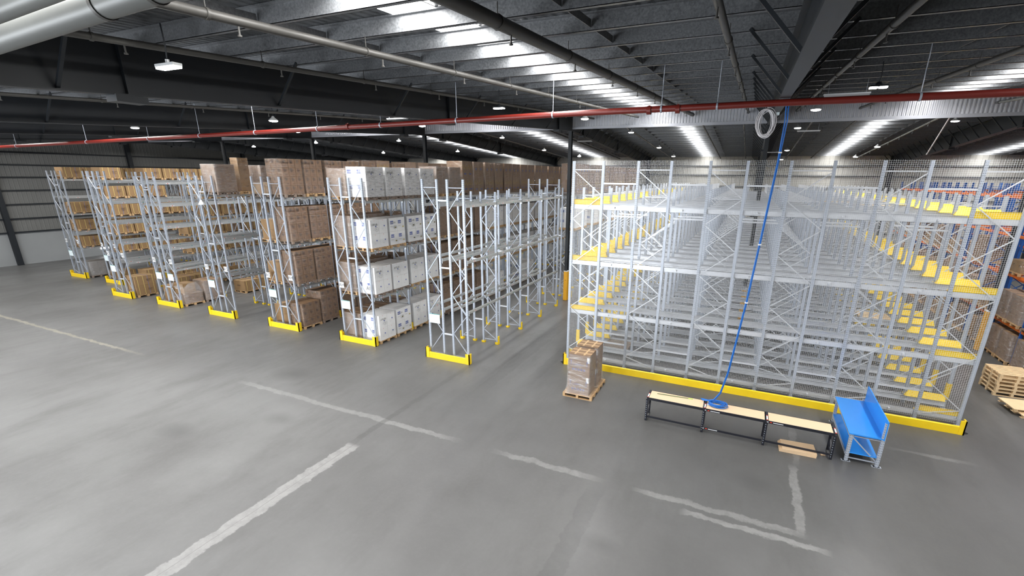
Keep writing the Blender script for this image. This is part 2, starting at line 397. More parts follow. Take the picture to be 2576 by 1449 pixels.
def foot_mesh():
    def f():
        b = MB(); b.box((-.085,-.07,0),(.085,-.045,.10)); b.box((-.085,.045,0),(.085,.07,.10)); b.box((-.085,-.07,.0),(.085,.07,.014)); b.box((.062,-.07,0),(.085,.07,.1)); return b.mesh('foot_guard',['yellow'])
    return cached('foot', f)
def beam_mesh(l):
    def f():
        b = MB(); b.box((-.03,.05,-.12),(.022,l-.05,-.03)); b.box((-.03,.05,-.03),(.0,l-.05,0))
        for y in (.04,l-.052): b.box((-.035,y,-.2),(.035,y+.012,.03))
        for y0,y1,m in ((.5,.58,1),(.58,.63,2),(.63,.72,1),(1.66,1.74,3)): b.quad((.0228,y0,-.09),(.0228,y1,-.09),(.0228,y1,-.06),(.0228,y0,-.06),m)
        return b.mesh('beam',['galvanised','white_paint','sticker_red','teal_band'])
    return cached(('beam',round(l,3)), f)
def spacer_mesh(l):
    def f(): b = MB(); b.box((0.05,-.03,-.03),(l-.05,.03,.03)); return b.mesh('row_spacer',['rail_steel'])
    return cached(('spacer',round(l,3)), f)
def board_mesh():
    def f():
        b = MB(); b.box((0,-.006,0),(.56,0,.43),0); b.box((0,-.0075,.405),(.56,-.006,.43),2)
        for cx in (.04,.32):
            for k in range(6): b.box((cx,-.0075,.07+.05*k),(cx+.12+.07*random.random(),-.006,.078+.05*k),1)
        return b.mesh('notice_board',['paper','paper_line','teal_band'])
    return cached('board', f)
def aisle_sign(txt, parent, x, z, y):
    b = MB(); b.box((-.15,-.008,-.14),(.15,0,.14)); o = b.build('aisle_sign','white_paint',parent,(x,y,z)); o['label'] = 'white aisle sign reading '+txt
    b = MB(); b.text(txt,.26,(0,-.0095,.012),(1,0,0),(0,0,1)); b.build('lettering','ink',o)
RACK = {}
def pallet_rack(R, Y, signs, levels, ends, mids, boards, label, near=5, tall=(), skip=-1, group='grey double-row pallet racks'):
    root = thing('pallet_rack', label, 'pallet rack', (R-1.0, Y[0], 0), 0, group)
    xs = (-1.0,-.27,.24,1.0)
    rest = MB()
    for j, y in enumerate(Y):
        h = ends if j == 0 or j in tall else mids
        dy = y-Y[0]
        for a, c, out in ((0,1,-1),(2,3,1)):
            w = xs[c]-xs[a]
            fr = link('upright_frame', frame_mesh(round(w,2),h,j >= near, out > 0), root, (xs[a],dy,0))
            if j < near:
                for q in (0,1):
                    po = link('post', post_mesh(h), fr, (q*w,0,0))
                    aisle = (q == 1) == (out > 0)
                    if j > 0:
                        fo = link('foot_guard', foot_mesh(), fr, (q*w,0,0))
                        if aisle: link('post_guard', guard_mesh(out), fr, (q*w,0,0))
        for z in (1.18,4.19,min(7.0,h-.5)):
            link('row_spacer', spacer_mesh(xs[2]-xs[1]), root, (xs[1],dy,z)) if j < near else rest.box((xs[1]+.05,dy-.03,z-.03),(xs[2]-.05,dy+.03,z+.03))
    for j in range(len(Y)-1):
        l = Y[j+1]-Y[j]
        if skip == j: continue
        for z in levels:
            for k, x in enumerate(xs):
                if j < min(near-1, max(1, 96//(4*len(levels)))): link('beam', beam_mesh(l), root, (x+(.05 if k in(1,3) else -.02),Y[j]-Y[0],z))
                else: rest.box((x-.03+(.05 if k in (1,3) else -.02),Y[j]-Y[0]+.05,z-.12),(x+.02+(.05 if k in (1,3) else -.02),Y[j+1]-Y[0]-.05,z))
    if rest.v:
        o = rest.build('beam','galvanised',root); o['kind'] = 'stuff'; o['label'] = 'beams and row spacers of the further bays'
    if signs:
        aisle_sign(signs[0], root, xs[0]+.17, 2.83, -.05); aisle_sign(signs[1], root, xs[3]-.15, 2.83, -.05)
    for s in boards: link('notice_board', board_mesh(), root, (xs[0]+.02 if s == 'L' else xs[2]-.02,-.045,1.63))
    return root
def end_barrier(R, y, label):
    root = thing('rack_end_barrier', label, 'floor barrier', (R-1.0+.03,y,0), 0, 'yellow rack end barriers')
    b = MB(); b.prism([(-.03,.0),(.03,.0),(.03,.26),(.0,.285),(-.03,.26)],'x',-1.16,1.16); b.build('rail_plate','yellow',root)
    for s in (-1,1):
        b = MB(); x = 1.17*s; b.box((min(x,x-.2*s),-.045,0),(max(x,x-.2*s),-.005,.48)); b.box((min(x,x-.04*s),-.045,0),(max(x,x-.04*s),.15,.48)); b.box((min(x-.04*s,x-.14*s),.12,0),(max(x-.04*s,x-.14*s),.15,.40)); b.box((min(x,x-.2*s),.0,0),(max(x,x-.2*s),.15,.012))
        b.build('end_guard','yellow',root)
RX = {8:-10.52, 7:-15.81, 6:-21.03, 5:-26.16, 4:-31.28, 3:-36.38, 2:-41.45, 1:-46.5}
L3 = [2.36,4.56,6.86]; L5 = [2.36,3.63,4.91,6.17,7.43]
YS = {}
for k in RX: YS[k] = [(18.45 if k < 3 else 16.5)+2.65*i for i in range(13 if k > 4 else 8)]
SG = {8:None, 7:('AH','AI'), 6:('AG','AH'), 5:('AF','AG'), 4:('AE','AF'), 3:('AD','AE'), 2:('AC','AD'), 1:('AB','AC')}
for k in range(8,0,-1):
    s = SG[k]; lab = 'grey steel pallet rack signed %s and %s' % s if s else 'empty grey pallet rack without aisle letters, left of the mesh cage'
    lab += {8:'',7:', holding white cartons on its right face',6:', full of printed brown carton loads',5:', nearly empty, three loads on top',4:', two notice boards on its end',3:', strapped carton stack at its foot',2:', set back',1:', nearest the left wall'}[k]
    pallet_rack(RX[k], YS[k], s, L3 if k > 4 else L5, 7.84 if k > 4 else 7.75 if k == 4 else 8.02, 7.3 if k > 4 else 7.75 if k == 4 else 8.0, ('L',) if k != 4 else ('L','R'), lab, near=6 if k == 8 else 4 if k in (7,5) else 3, tall=(4,), skip=4 if k == 8 else -1)
    end_barrier(RX[k], YS[k][0]-.23, 'yellow floor barrier across the end of the %s rack' % (('%s and %s' % s) if s else 'empty unlettered'))

# ------------------------------------------------------------------ pallets and loads
def pallet_mesh(wx=1.165, wy=1.165, wood='wood'):
    def f():
        b = MB()
        for i in range(7): y = -wy/2+i*(wy-.1)/6; b.box((-wx/2,y,.128),(wx/2,y+.1,.15))
        for i in range(3):
            x = -wx/2+i*(wx-.09)/2; b.box((x,-wy/2,.106),(x+.09,wy/2,.128))
            for j in range(3): y = -wy/2+j*(wy-.12)/2; b.box((x,y,.02),(x+.09,y+.12,.106))
        for j in range(3): y = -wy/2+j*(wy-.1)/2; b.box((-wx/2,y,0),(wx/2,y+.1,.02))
        return b.mesh('pallet',[wood])
    return cached(('pallet',wx,wy,wood), f)
E_ = .0025
def face_quads(b, c, d, face, rects, m):
    """small prints on a carton face: rects = (u0,v0,u1,v1) in 0..1"""
    for (u0,v0,u1,v1) in rects:
        x0,y0,z0 = [c[i]-d[i]/2 for i in range(3)]; x1,y1,z1 = [c[i]+d[i]/2 for i in range(3)]
        za, zb = z0+(z1-z0)*v0, z0+(z1-z0)*v1
        if face == '+x': b.quad((x1+E_,y0+(y1-y0)*u0,za),(x1+E_,y0+(y1-y0)*u1,za),(x1+E_,y0+(y1-y0)*u1,zb),(x1+E_,y0+(y1-y0)*u0,zb),m)
        if face == '-x': b.quad((x0-E_,y0+(y1-y0)*u1,za),(x0-E_,y0+(y1-y0)*u0,za),(x0-E_,y0+(y1-y0)*u0,zb),(x0-E_,y0+(y1-y0)*u1,zb),m)
        if face == '-y': b.quad((x0+(x1-x0)*u0,y0-E_,za),(x0+(x1-x0)*u1,y0-E_,za),(x0+(x1-x0)*u1,y0-E_,zb),(x0+(x1-x0)*u0,y0-E_,zb),m)
        if face == '+y': b.quad((x0+(x1-x0)*u1,y1+E_,za),(x0+(x1-x0)*u0,y1+E_,za),(x0+(x1-x0)*u0,y1+E_,zb),(x0+(x1-x0)*u1,y1+E_,zb),m)
MATS = {'white':['card_white','print_grey','logo_blue','white_paint','sticker_red'], 'whitex':['card_white','print_grey','logo_blue','white_paint','sticker_yellow'], 'kbs':['card_plain','print_dark','tape','tape','tape'], 'brown':['card_wrapped','print_dark','tape','tape','tape'],
        'tall':['card_wrapped','print_yellow','print_blue','tape','tape'], 'strap':['card_tan','print_dark','strap_yellow','strap_blue','tape'], 'big':['card_wrapped','print_dark','print_blue','tape','tape'],
        'grey':['card_grey','print_grey','tape','tape','tape'], 'tan':['card_tan','print_dark','tape','tape','tape']}
def carton_draw(b, style, c, d):
    g = .009 if style == 'kbs' else .005; x, y, z = c
    b.box((x-d[0]/2+g,y-d[1]/2+g,z-d[2]/2+.001),(x+d[0]/2-g,y+d[1]/2-g,z+d[2]/2-g))
    if style == 'white':
        for f, s in (('-y',-1),('+y',1)):
            face_quads(b,c,d,f,[(.10,.56,.52,.80)],2); face_quads(b,c,d,f,[(.10,.36,.45,.375),(.10,.31,.38,.325),(.10,.26,.42,.275)],1)
            yy = y+s*(d[1]/2+E_*2)
            if s < 0: b.text('B&B',.135,(x-d[0]*.19,yy,z+d[2]*.18),(1,0,0),(0,0,1),3)
            else: b.text('B&B',.135,(x+d[0]*.19,yy,z+d[2]*.18),(-1,0,0),(0,0,1),3)
        face_quads(b,c,d,'+x',[(.46,.90,.49,.95)],4); face_quads(b,c,d,'+x',[(.55,.50,.68,.56),(.58,.47,.65,.50)],2); face_quads(b,c,d,'+x',[(.25,.42,.75,.425),(.3,.30,.5,.31)],1)
        face_quads(b,c,d,'-x',[(.55,.50,.68,.56)],2)
    if style == 'whitex':
        face_quads(b,c,d,'+x',[(.12,.55,.52,.78)],2); b.text('B&B',.13,(x+d[0]/2+E_*2,y-d[1]*.18,z+d[2]*.165),(0,1,0),(0,0,1),3); face_quads(b,c,d,'+x',[(.12,.40,.5,.41),(.12,.35,.45,.36)],1); face_quads(b,c,d,'+x',[(.62,.2,.9,.42)],3); face_quads(b,c,d,'+x',[(.68,.24,.86,.33)],4)
        face_quads(b,c,d,'-y',[(.10,.56,.52,.80)],2); b.text('B&B',.135,(x-d[0]*.19,y-d[1]/2-E_*2,z+d[2]*.18),(1,0,0),(0,0,1),3)
    if style == 'kbs':
        for f in ('+x','-x','-y','+y'):
            face_quads(b,c,d,f,[(.22,.62,.40,.92),(.40,.55,.47,.86),(.30,.50,.42,.64),(.47,.72,.66,.80),(.50,.60,.58,.70)],1); face_quads(b,c,d,f,[(.42,.20,.78,.25)],1)
    if style in ('brown','big'):
        for f in ('+x','-x'): face_quads(b,c,d,f,[(.18,.60,.22,.68),(.24,.60,.28,.68),(.30,.60,.38,.68),(.62,.34,.70,.42),(.62,.18,.84,.20)],1)
        face_quads(b,c,d,'-y',[(.5-.02,.02,.5+.02,.98)],2)
        b.quad((x-d[0]/2+.01,y-.03,z+d[2]/2-.002),(x+d[0]/2-.01,y-.03,z+d[2]/2-.002),(x+d[0]/2-.01,y+.03,z+d[2]/2-.002),(x-d[0]/2+.01,y+.03,z+d[2]/2-.002),3)
    if style == 'tan':
        face_quads(b,c,d,'+x',[(.45,.6,.75,.66),(.45,.5,.65,.54)],1); face_quads(b,c,d,'-y',[(.2,.6,.5,.66)],1)
        b.quad((x-d[0]/2+.01,y-.03,z+d[2]/2-.002),(x+d[0]/2-.01,y-.03,z+d[2]/2-.002),(x+d[0]/2-.01,y+.03,z+d[2]/2-.002),(x-d[0]/2+.01,y+.03,z+d[2]/2-.002),2)
    if style == 'tall':
        if z < 1.0:
            for f in ('+x','-x'):
                for k in range(7): u = .06+.13*k; v = .55+.10*math.sin(k*1.9); face_quads(b,c,d,f,[(u,v,u+.08,v+.13)],1)
        face_quads(b,c,d,'+x',[(.3,.16,.5,.24),(.55,.16,.7,.24)] if z < 1 else [(.35,.45,.55,.6)],2)
    if style == 'strap':
        for f in ('+x','-x','-y','+y'):
            face_quads(b,c,d,f,[(.56,.58,.66,.62),(.68,.58,.80,.62),(.56,.50,.72,.54),(.56,.42,.78,.45),(.60,.34,.70,.37)] if f in ('+x','-x') else [(.3,.5,.6,.56)],1)
        for u, m in ((.12,2),(.40,2),(.62,3),(.86,2)):
            face_quads(b,c,d,'+x',[(u,0,u+.018,1)],m); face_quads(b,c,d,'-x',[(1-u-.018,0,1-u,1)],m)
            yy = y-d[1]/2+d[1]*u; zt = z+d[2]/2-.001; b.quad((x-d[0]/2,yy,zt),(x+d[0]/2,yy,zt),(x+d[0]/2,yy+.02,zt),(x-d[0]/2,yy+.02,zt),m)
def film_mesh(dx, dy, dz, z0, flare=.0, seed=0, mat='stretch_film'):
    def f():
        rnd = random.Random(seed); b = MB(); rows = 8; per = []
        nx = 6
        for i in range(4*nx):
            s, k = divmod(i,nx); t = k/nx; per.append([(-1+2*t,-1),(1,-1+2*t),(1-2*t,1),(-1,1-2*t)][s])
        vs = []; n = len(per)
        for r in range(rows+1):
            z = z0+dz*r/rows; fl = flare*max(0,1-r/2.2)**1.5
            for (u,v) in per:
                k = .006+rnd.random()*.012; vs.append((u*(dx/2+k+fl), v*(dy/2+k+fl), z+(rnd.random()-.5)*.03*(r not in (0,rows))))
        fs = [(r*n+i, r*n+(i+1)%n, (r+1)*n+(i+1)%n, (r+1)*n+i) for r in range(rows) for i in range(n)]
        b.add(vs, fs, 0, True)
        return b.mesh('stretch_wrap',[mat])
    return cached(('film',dx,dy,dz,z0,flare,seed,mat), f)
# kind: style, grid nx,ny, layers, carton size, film?, pallet wood
KINDS = {
 'white':  ('white',2,2,2,(.565,.565,.645),False,'wood'),
 'whitex': ('whitex',2,2,2,(.565,.565,.645),False,'wood'),
 'whitef': ('white',2,2,2,(.565,.565,.655),True,'wood_dark'),
 'kbs':    ('kbs',3,3,4,(.38,.385,.42),True,'wood'),
 'kbs3':   ('kbs',3,3,3,(.38,.385,.42),True,'wood'),
 'brown':  ('brown',2,2,2,(.55,.55,.62),True,'wood'),
 'brownh': ('brown',3,2,3,(.37,.55,.475),True,'wood'),
 'tower':  ('tan',1,1,4,(.62,.62,.45),True,'wood'),
 'big':    ('big',1,2,2,(1.1,.57,.88),True,'wood'),
 'tall':   ('tall',1,2,2,(1.1,.575,.90),True,'wood_dark'),
 'strap':  ('strap',1,1,1,(1.12,1.2,.70),False,'wood'),
 'strap2': ('strap',1,1,2,(1.12,1.2,.62),False,'wood'),
 'grey':   ('grey',2,2,2,(.55,.55,.55),True,'wood_dark'),
 'low':    ('tan',2,2,1,(.55,.55,.55),True,'wood'),
 'tan':    ('tan',2,1,2,(.52,.9,.5),False,'wood'),
}
WORD = {'white':'white carton pallet load','whitex':'blue-logo white carton pallet load','whitef':'stretch-wrapped white carton pallet load','kbs':'brown printed carton pallet load','kbs3':'brown printed carton pallet load','brown':'wrapped brown carton pallet load',
        'brownh':'tall wrapped brown carton pallet load','big':'big-carton wrapped brown pallet load','tall':'tall brown load printed in yellow','strap':'yellow-strapped tan carton on a pallet','strap2':'two-high strapped tan carton stack','grey':'grey film-wrapped pallet load','low':'low wrapped brown carton pallet load','tower':'narrow four-high carton tower','tan':'plain tan carton pallet load'}
def carton_mesh(style, d, zone):
    def f(): b = MB(); carton_draw(b, style, (0,0,zone), d) if zone else carton_draw(b, style, (0,0,d[2]/2), d); return b.mesh('carton',MATS[style])
    return cached(('carton',style,d,zone), f)
def load(kind, x, y, z, rot, label, group, detail=True, jitter=True, extra=None):
    style, nx, ny, nl, d, film, wood = KINDS[kind]
    wood = random.choice([wood,wood,'wood_dark']) if kind not in ('strap','strap2') else wood
    rj = rot+(random.uniform(-.008,.008) if jitter else 0); x += random.uniform(-.012,.012)*jitter
    r = thing('pallet_load', label, 'pallet load', (x,y,z), rj, group)
    wy = 1.2 if style == 'strap' else 1.165
    if not detail:
        b = MB(); b.box((-.58,-wy/2,0),(.58,wy/2,.15),5)
        for l in range(nl):
            for i in range(nx):
                for j in range(ny): carton_draw(b, style, ((i-(nx-1)/2)*d[0], (j-(ny-1)/2)*d[1], .15+l*d[2]+d[2]/2), d)
        key = ('far',kind); me = cached(key, lambda: b.mesh('carton',MATS[style]+[wood])); link('carton', me, r)
        if film: link('stretch_wrap', film_mesh(nx*d[0],ny*d[1],nl*d[2],.15,0,1), r)
        return r
    link('pallet', pallet_mesh(1.165,wy,wood), r)
    first = None
    for l in range(nl):
        for i in range(nx):
            for j in range(ny):
                if nx == 3 and ny == 3 and i == 1 and j == 1 and l < nl-1: continue
                c = link('carton', carton_mesh(style,d,0) if style != 'tall' or l else cached(('cartony',d), lambda: tall_low(d)), r, ((i-(nx-1)/2)*d[0], (j-(ny-1)/2)*d[1], .15+l*d[2]))
                if l == nl-1 and i == nx-1 and j == 0: first = c
    if film: link('stretch_wrap', film_mesh(nx*d[0],ny*d[1],nl*d[2]+.01,.15,0,random.randint(1,4),'stretch_film_thick' if kind in ('whitef','brown','brownh','grey') else 'stretch_film'), r)
    if extra and first:
        b = MB(); ex = d[0]/2+.004+(.018 if film else 0)
        rw = random.Random(len(extra[0][0])+int(x*10))
        for t, sz, u, v in extra:
            for q, chh in enumerate(t):
                k = sz*rw.uniform(.85,1.25); tl = rw.uniform(-.18,.22)
                b.text(chh, k, (ex, u+(q-(len(t)-1)/2)*sz*.62, v+rw.uniform(-.012,.012)), (0,1,tl*.5), (0,rw.uniform(.05,.3),1))
            if len(t) <= 2:
                n = 20; ro, ri = sz*1.05, sz*.98
                for i in range(n):
                    a0, a1 = 2*PI*i/n, 2*PI*(i+1)/n
                    b.quad((ex,u+ri*math.cos(a0),v+ri*.8*math.sin(a0)),(ex,u+ro*math.cos(a0),v+ro*.8*math.sin(a0)),(ex,u+ro*math.cos(a1),v+ro*.8*math.sin(a1)),(ex,u+ri*math.cos(a1),v+ri*.8*math.sin(a1)))
        b.build('handwriting','ink',first)
    return r
def tall_low(d):
    b = MB(); c = (0,0,d[2]/2); g = .004
    b.box((-d[0]/2+g,-d[1]/2+g,.001),(d[0]/2-g,d[1]/2-g,d[2]-g))
    for f in ('+x','-x'):
        for k in range(7): u = .05+.13*k; v = .55+.10*math.sin(k*1.9); face_quads(b,c,d,f,[(u,v,u+.09,v+.12)],1)
        face_quads(b,c,d,f,[(.2,.2,.4,.27),(.5,.2,.8,.27)],2)
    return b.mesh('carton',MATS['tall'])
LV = {0:'on the floor', 1:'on the lowest beams', 2:'on the second beams', 3:'on the third beams', 4:'on the fourth beams', 5:'on the top beams'}
used = {}
def rack_load(k, side, slot, lv, kind, dz=0, extra=None):
    """slot counts pallets from the front frame, two to a bay"""
    levels = L3 if k > 4 else L5
    z = 0.0 if lv == 0 else levels[lv-1]; bay, s = divmod(slot, 2)
    y = YS[k][bay]+(.69 if s == 0 else 1.96)
    x = RX[k]-.395 if side == 'R' else RX[k]-2.0+.385
    sg = SG[k]; face = 'side '+(sg[1] if side == 'R' else sg[0]) if sg else 'the unlettered rack'
    top = lv == len(levels); lev = 'on the floor' if lv == 0 else 'on the top beams' if top else LV[lv]
    lab = '%s %s of %s of the %s rack, %s from front' % (WORD[kind], lev, 'side '+(sg[1] if side == 'R' else sg[0]) if sg else 'aisle side', '%s-%s' % sg if sg else 'unlettered', ORD[slot])
    words = lab.split()
    if any(abs(x-cx) < .8 and abs(y-YR) < .85 for cx in rafx): return
    if len(words) > 16: lab = '%s %s, %s rack side %s, %s from front' % (WORD[kind], lev.replace('on the ',''), '%s-%s' % sg if sg else 'unlettered', (sg[1] if side == 'R' else sg[0]) if sg else 'aisle', ORD[slot])
    return load(kind, x, y, z, 0 if side == 'R' else PI, lab, WORD[kind]+'s in the racks', detail=(y < 25.5 and (side == 'R' or slot < 2)), extra=extra)

hand = [('120285',.12,.1,.42),('32',.10,.15,.22)]
# AH / AI rack: white cartons on its right face, then tall wrapped loads further in
for lv in range(4):
    for s in range(4): rack_load(7,'R',s,lv,'whitef' if lv == 3 else 'whitex' if (lv,s) in ((2,1),(2,2),(2,3),(0,1)) else 'white', extra=[[(('120285','R0285','120285','12028')[s]),.12,.0,.42],[('32','3','31','33')[lv],.11,.12,.2]] if lv < 4 else None)
    for s in range(3): rack_load(7,'L',s,lv,'brownh' if lv in (1,2) else 'brown')
for s in (4,5): rack_load(7,'R',s,3,'brownh')
for s in range(6,26-2): rack_load(7,'R',s,3,'tall')
for lv in (0,1,2):
    for s in (4,5,6,7): rack_load(7,'R',s,lv,'big')
    for s in range(8,20):
        if lv > 0 or s in (8,9,12,13): rack_load(7,'R',s,lv,'white')
# AG / AH rack: printed brown cartons
for lv in range(4):
    for s in range(5 if lv else 4): rack_load(6,'R',s,lv,'kbs3' if lv == 0 and s == 0 else 'kbs', extra=[['KBS4166-54',.12,.05,.24]] if s < 3 and lv else None)
for s in range(5,24): rack_load(6,'R',s,3,'tall' if s % 3 else 'kbs')
for s, lv, kd in ((0,3,'low'),(1,3,'brown'),(2,3,'brown'),(0,2,'tan'),(0,1,'tan'),(0,0,'tan'),(3,3,'brown'),(5,3,'tall'),(6,3,'tall'),(8,3,'tall'),(9,3,'brown'),(11,3,'tall'),(12,3,'tall')): rack_load(6,'L',s,lv,kd)
# AF / AG rack: three loads on top
rack_load(5,'R',0,3,'brownh'); rack_load(5,'R',1,3,'tower'); rack_load(5,'R',2,3,'brownh')
for s in range(8,22,1): rack_load(5,'R',s,3,'brownh' if s % 2 else 'tall')
# AE / AF rack
for s, lv, kd in ((1,0,'big'),): rack_load(4,'R',s,lv,'brown')
for s in (0,): rack_load(4,'L',s,0,'tan')
for s in (3,4,5): rack_load(4,'R',s,0,'strap')
# AD / AE rack
rack_load(3,'R',0,0,'strap2')
for s in (2,3,4,5): rack_load(3,'R',s,0,'strap')
for lv in (1,2,3,4):
    for s in range(3 if lv < 3 else 4,9): rack_load(3,'R',s,lv,'strap')
# AC / AD rack
for lv in range(6):
    for s in range(0 if lv else 1,9):
        if (s*7+lv*3) % 11: rack_load(2,'R',s,lv,'strap')
for s in (0,2): rack_load(2,'L',s,0,'strap')
# AB / AC rack
for lv in (1,2,3,5): 
    rack_load(1,'R',0,lv,'strap')
    for s in (1,2,3): rack_load(1,'R',s,lv,'strap')
for s in (0,1): rack_load(1,'R',s,0,'grey')
# unlettered rack: loads only beyond the column
for s in range(10,24):
    rack_load(8,'R',s,3,'tall' if s % 4 else 'kbs')
    if s % 3: rack_load(8,'R',s,2,'white')

# torn load at the foot of the AE / AF rack
t = thing('pallet_load','brown carton load with its stretch wrap torn open, foot of AF side','pallet load',(RX[4]-.42,YS[4][0]+.69,0),0)
link('pallet', pallet_mesh(), t)
b = MB(); carton_draw(b,'big',(0,0,.45),(1.1,1.1,.6)); b.build('carton',MATS['big'],t)
b = MB(); carton_draw(b,'tan',(-.1,-.05,.32),(.8,.75,.62)); b.build('carton',MATS['tan'],t,(0,0,.75),.12)
link('stretch_wrap', film_mesh(1.1,1.1,.62,.15,.02,9,'stretch_film_thick'), t)
b = MB()
pts = [[(.57,-.58,.75),(.3,-.62,1.05),(-.35,-.6,1.2)],[(.60,-.2,.78),(.48,-.15,1.0),(.2,-.5,1.34)],[(.58,.25,.75),(.47,.3,1.1),(.38,.35,1.38)],[(.57,.57,.75),(.44,.5,1.15),(.3,.4,1.38)]]
for i in range(3):
    for j in range(2): b.add([pts[i][j],pts[i+1][j],pts[i+1][j+1],pts[i][j+1]],[(0,1,2,3)],0,True)
b.build('loose_film','stretch_film_thick',t)
# bundle on a pallet at the foot of the AG side
t = thing('film_bundle','pallet of flat blue-grey film bundles on the floor by the AG sign','pallet load',(RX[6]-2.05,YS[6][0]+1.9,0),0)
link('pallet', pallet_mesh(1.165,1.165,'wood'), t)
b = MB()
for i in range(4): b.box((-.55+.02*i,-.5,.15+.07*i),(.5+.01*i,.5-.03*i,.215+.07*i))
b.build('sheet_bundle','strap_blue',t)
b = MB(); b.box((-.5,-.5,.43),(.5,.42,.47)); b.build('cover_sheet','cable_white',t)

# ------------------------------------------------------------------ meshed shuttle rack
UX = (-6.7,-5.46,-4.07,-2.83,-1.45,-.21,1.15,2.43,3.79,5.0,6.3,7.5); Y1 = 18.9; PT = 1.41; NL = 22
sr = thing('shuttle_rack','huge bright steel lane rack behind wire mesh with yellow lane ends','pallet rack',(0,Y1,0))
def sframe(w, h, flip):
    def f():
        b = MB(); lacing(b,*((w-.04,.04) if flip else (.04,w-.04)),h,0,.93,.03)
        for x in (0,w): b.box((x-.05,-.04,0),(x+.05,.04,h),1); b.box((x-.08,-.07,0),(x+.08,.07,.012),0)
        return b.mesh('upright_frame',['rail_steel','post_steel'])
    return cached(('sframe',round(w,2),h,flip), f)
far = MB(); cnt = 0
for n in range(NL):
    for i in range(0,12,2):
        w = UX[i+1]-UX[i]; h = 8.6 if n == 0 else 7.55
        if cnt < 96: link('upright_frame', sframe(w,h,i > 5), sr, (UX[i],n*PT,0))
        else:
            for x in (UX[i],UX[i+1]): far.box((x-.05,n*PT-.04,0),(x+.05,n*PT+.04,h))
            for z in (1.5,3,5,6.5): far.bar((UX[i],n*PT,z),(UX[i+1],n*PT,z+.8),.03,.03)
        cnt += 1
o = far.build('upright_frame','rail_steel',sr); o['kind'] = 'stuff'
RZ = (.30,2.38,4.58,6.90)
def rail(sides):
    b = MB(); x0, x1 = UX[0]-.02, UX[-1]+.02
    for s in sides:
        y = .052*s
        b.box((x0,min(y,y+.006*s),-.19),(x1,max(y,y+.006*s),0)); b.box((x0,min(y,y+.05*s),-.008),(x1,max(y,y+.05*s),0)); b.box((x0,min(y,y+.10*s),-.19),(x1,max(y,y+.10*s),-.182)); b.box((x0,min(y+.094*s,y+.10*s),-.19),(x1,max(y+.094*s,y+.10*s),-.16))
    for i in range(1,12,2):
        if i < 11: b.box((UX[i]+.5,-.05,-.12),(UX[i]+.56,.05,-.06))
    for i in range(1,11,2): b.box((UX[i]-.06,sides[-1]*.05-.004,-.2),(UX[i]+.03,sides[-1]*.05+.016,.012))
    return b.mesh('rail',['rail_steel'])
rm = rail((-1,1)); rm0 = rail((1,))
for n in range(NL):
    for z in RZ: link('rail', rm if n else rm0, sr, (0,n*PT,z))
def guide(s, front=False):
    def f():
        b = MB(); vs = [(0,-.17,0),(1.22,-.17,0),(1.22,.17,0),(0,.17,0),(.02,-.03,.2),(1.10,-.03,.2),(1.10,.03,.2),(.02,.03,.2)]
        if front: vs = [(x,max(y,.052) if y < 0 else y,z) for x,y,z in vs]
        vs = [(s*x,y,z) for x,y,z in vs]; b.add(vs,[(0,3,2,1),(4,5,6,7),(0,1,5,4),(1,2,6,5),(2,3,7,6),(3,0,4,7)]); b.box((min(0,s*1.2),.052 if front else -.17,-.012),(max(0,s*1.2),.17,0)); return b.mesh('lane_guide',['yellow'])
    return cached(('guide',s,front), f)
far = MB(); cnt = 0
for n in range(NL):
    for z in RZ:
        for s, x in ((1,UX[0]+.03),(-1,UX[-1]-.03)):
            if cnt < 98: link('lane_guide', guide(s,n == 0), sr, (x,n*PT,z+.014))
            else:
                y = n*PT; b = far; vs = [(0,-.17,0),(1.22,-.17,0),(1.22,.17,0),(0,.17,0),(.02,-.03,.2),(1.10,-.03,.2),(1.10,.03,.2),(.02,.03,.2)]
                b.add([(x+s*a,y+c,z+d+.01) for a,c,d in vs],[(0,3,2,1),(4,5,6,7),(0,1,5,4),(1,2,6,5),(2,3,7,6),(3,0,4,7)])
            cnt += 1
o = far.build('lane_guide','yellow',sr); o['kind'] = 'stuff'; o['label'] = 'lane guides of the further lanes'
b = MB(); b.prism([(-.075,-.055),(.075,-.055),(.075,.055),(.06,.055),(.06,-.04),(-.06,-.04),(-.06,.055),(-.075,.055)],'z',.36,.98); gm = b.mesh('post_guard',['yellow'])
for n in range(1,16):
    for x in (UX[0],UX[-1]): link('post_guard', gm, sr, (x,n*PT,0))
for n, z in ((0,7.75),(0,1.06),(1,6.38),(2,6.38),(1,1.0)):
    for i in range(1,11,2): b = MB(); b.box((UX[i]+.05,-.03,-.03),(UX[i+1]-.05,.03,.03)); b.build('tie_beam','rail_steel',sr,(0,n*PT,z))
for i in range(11):
    b = MB(); x0, x1 = UX[i]+.0, UX[i+1]; st = .058; r = .0019
    k = 0; z = .12
    while z < 8.62: b.box((x0,-.002,z-r),(x1,.002,z+r)); z += st
    x = x0+st/2
    while x < x1: b.box((x-r,.002,.1),(x+r,.006,8.62)); x += st
    b.build('mesh_panel','wire',sr,(0,-.06,0))
for (lv, n, x, k) in ((3,5,5.4,'wood_new'),(3,7,4.2,'wood_new'),(1,3,5.6,'wood_new'),(0,1,-4.9,'wood_dark')):
    p = link('pallet', pallet_mesh(1.165,1.165,k), None, (x,Y1+n*PT+PT/2,RZ[lv]-.18), 0)
    tag(p, {(3,5):'empty pallet on the top lane of the mesh rack, right end',(3,7):'empty pallet further back on the top lane of the mesh rack',(1,3):'empty slatted pallet on the low lane of the mesh rack, right end',(0,1):'grey boarded pallet in the bottom lane at the left end of mesh rack'}[(lv,n)],'pallet')
br = thing('rack_front_barrier','long yellow floor barrier along the front of the mesh rack','floor barrier',(.4,18.2,0))
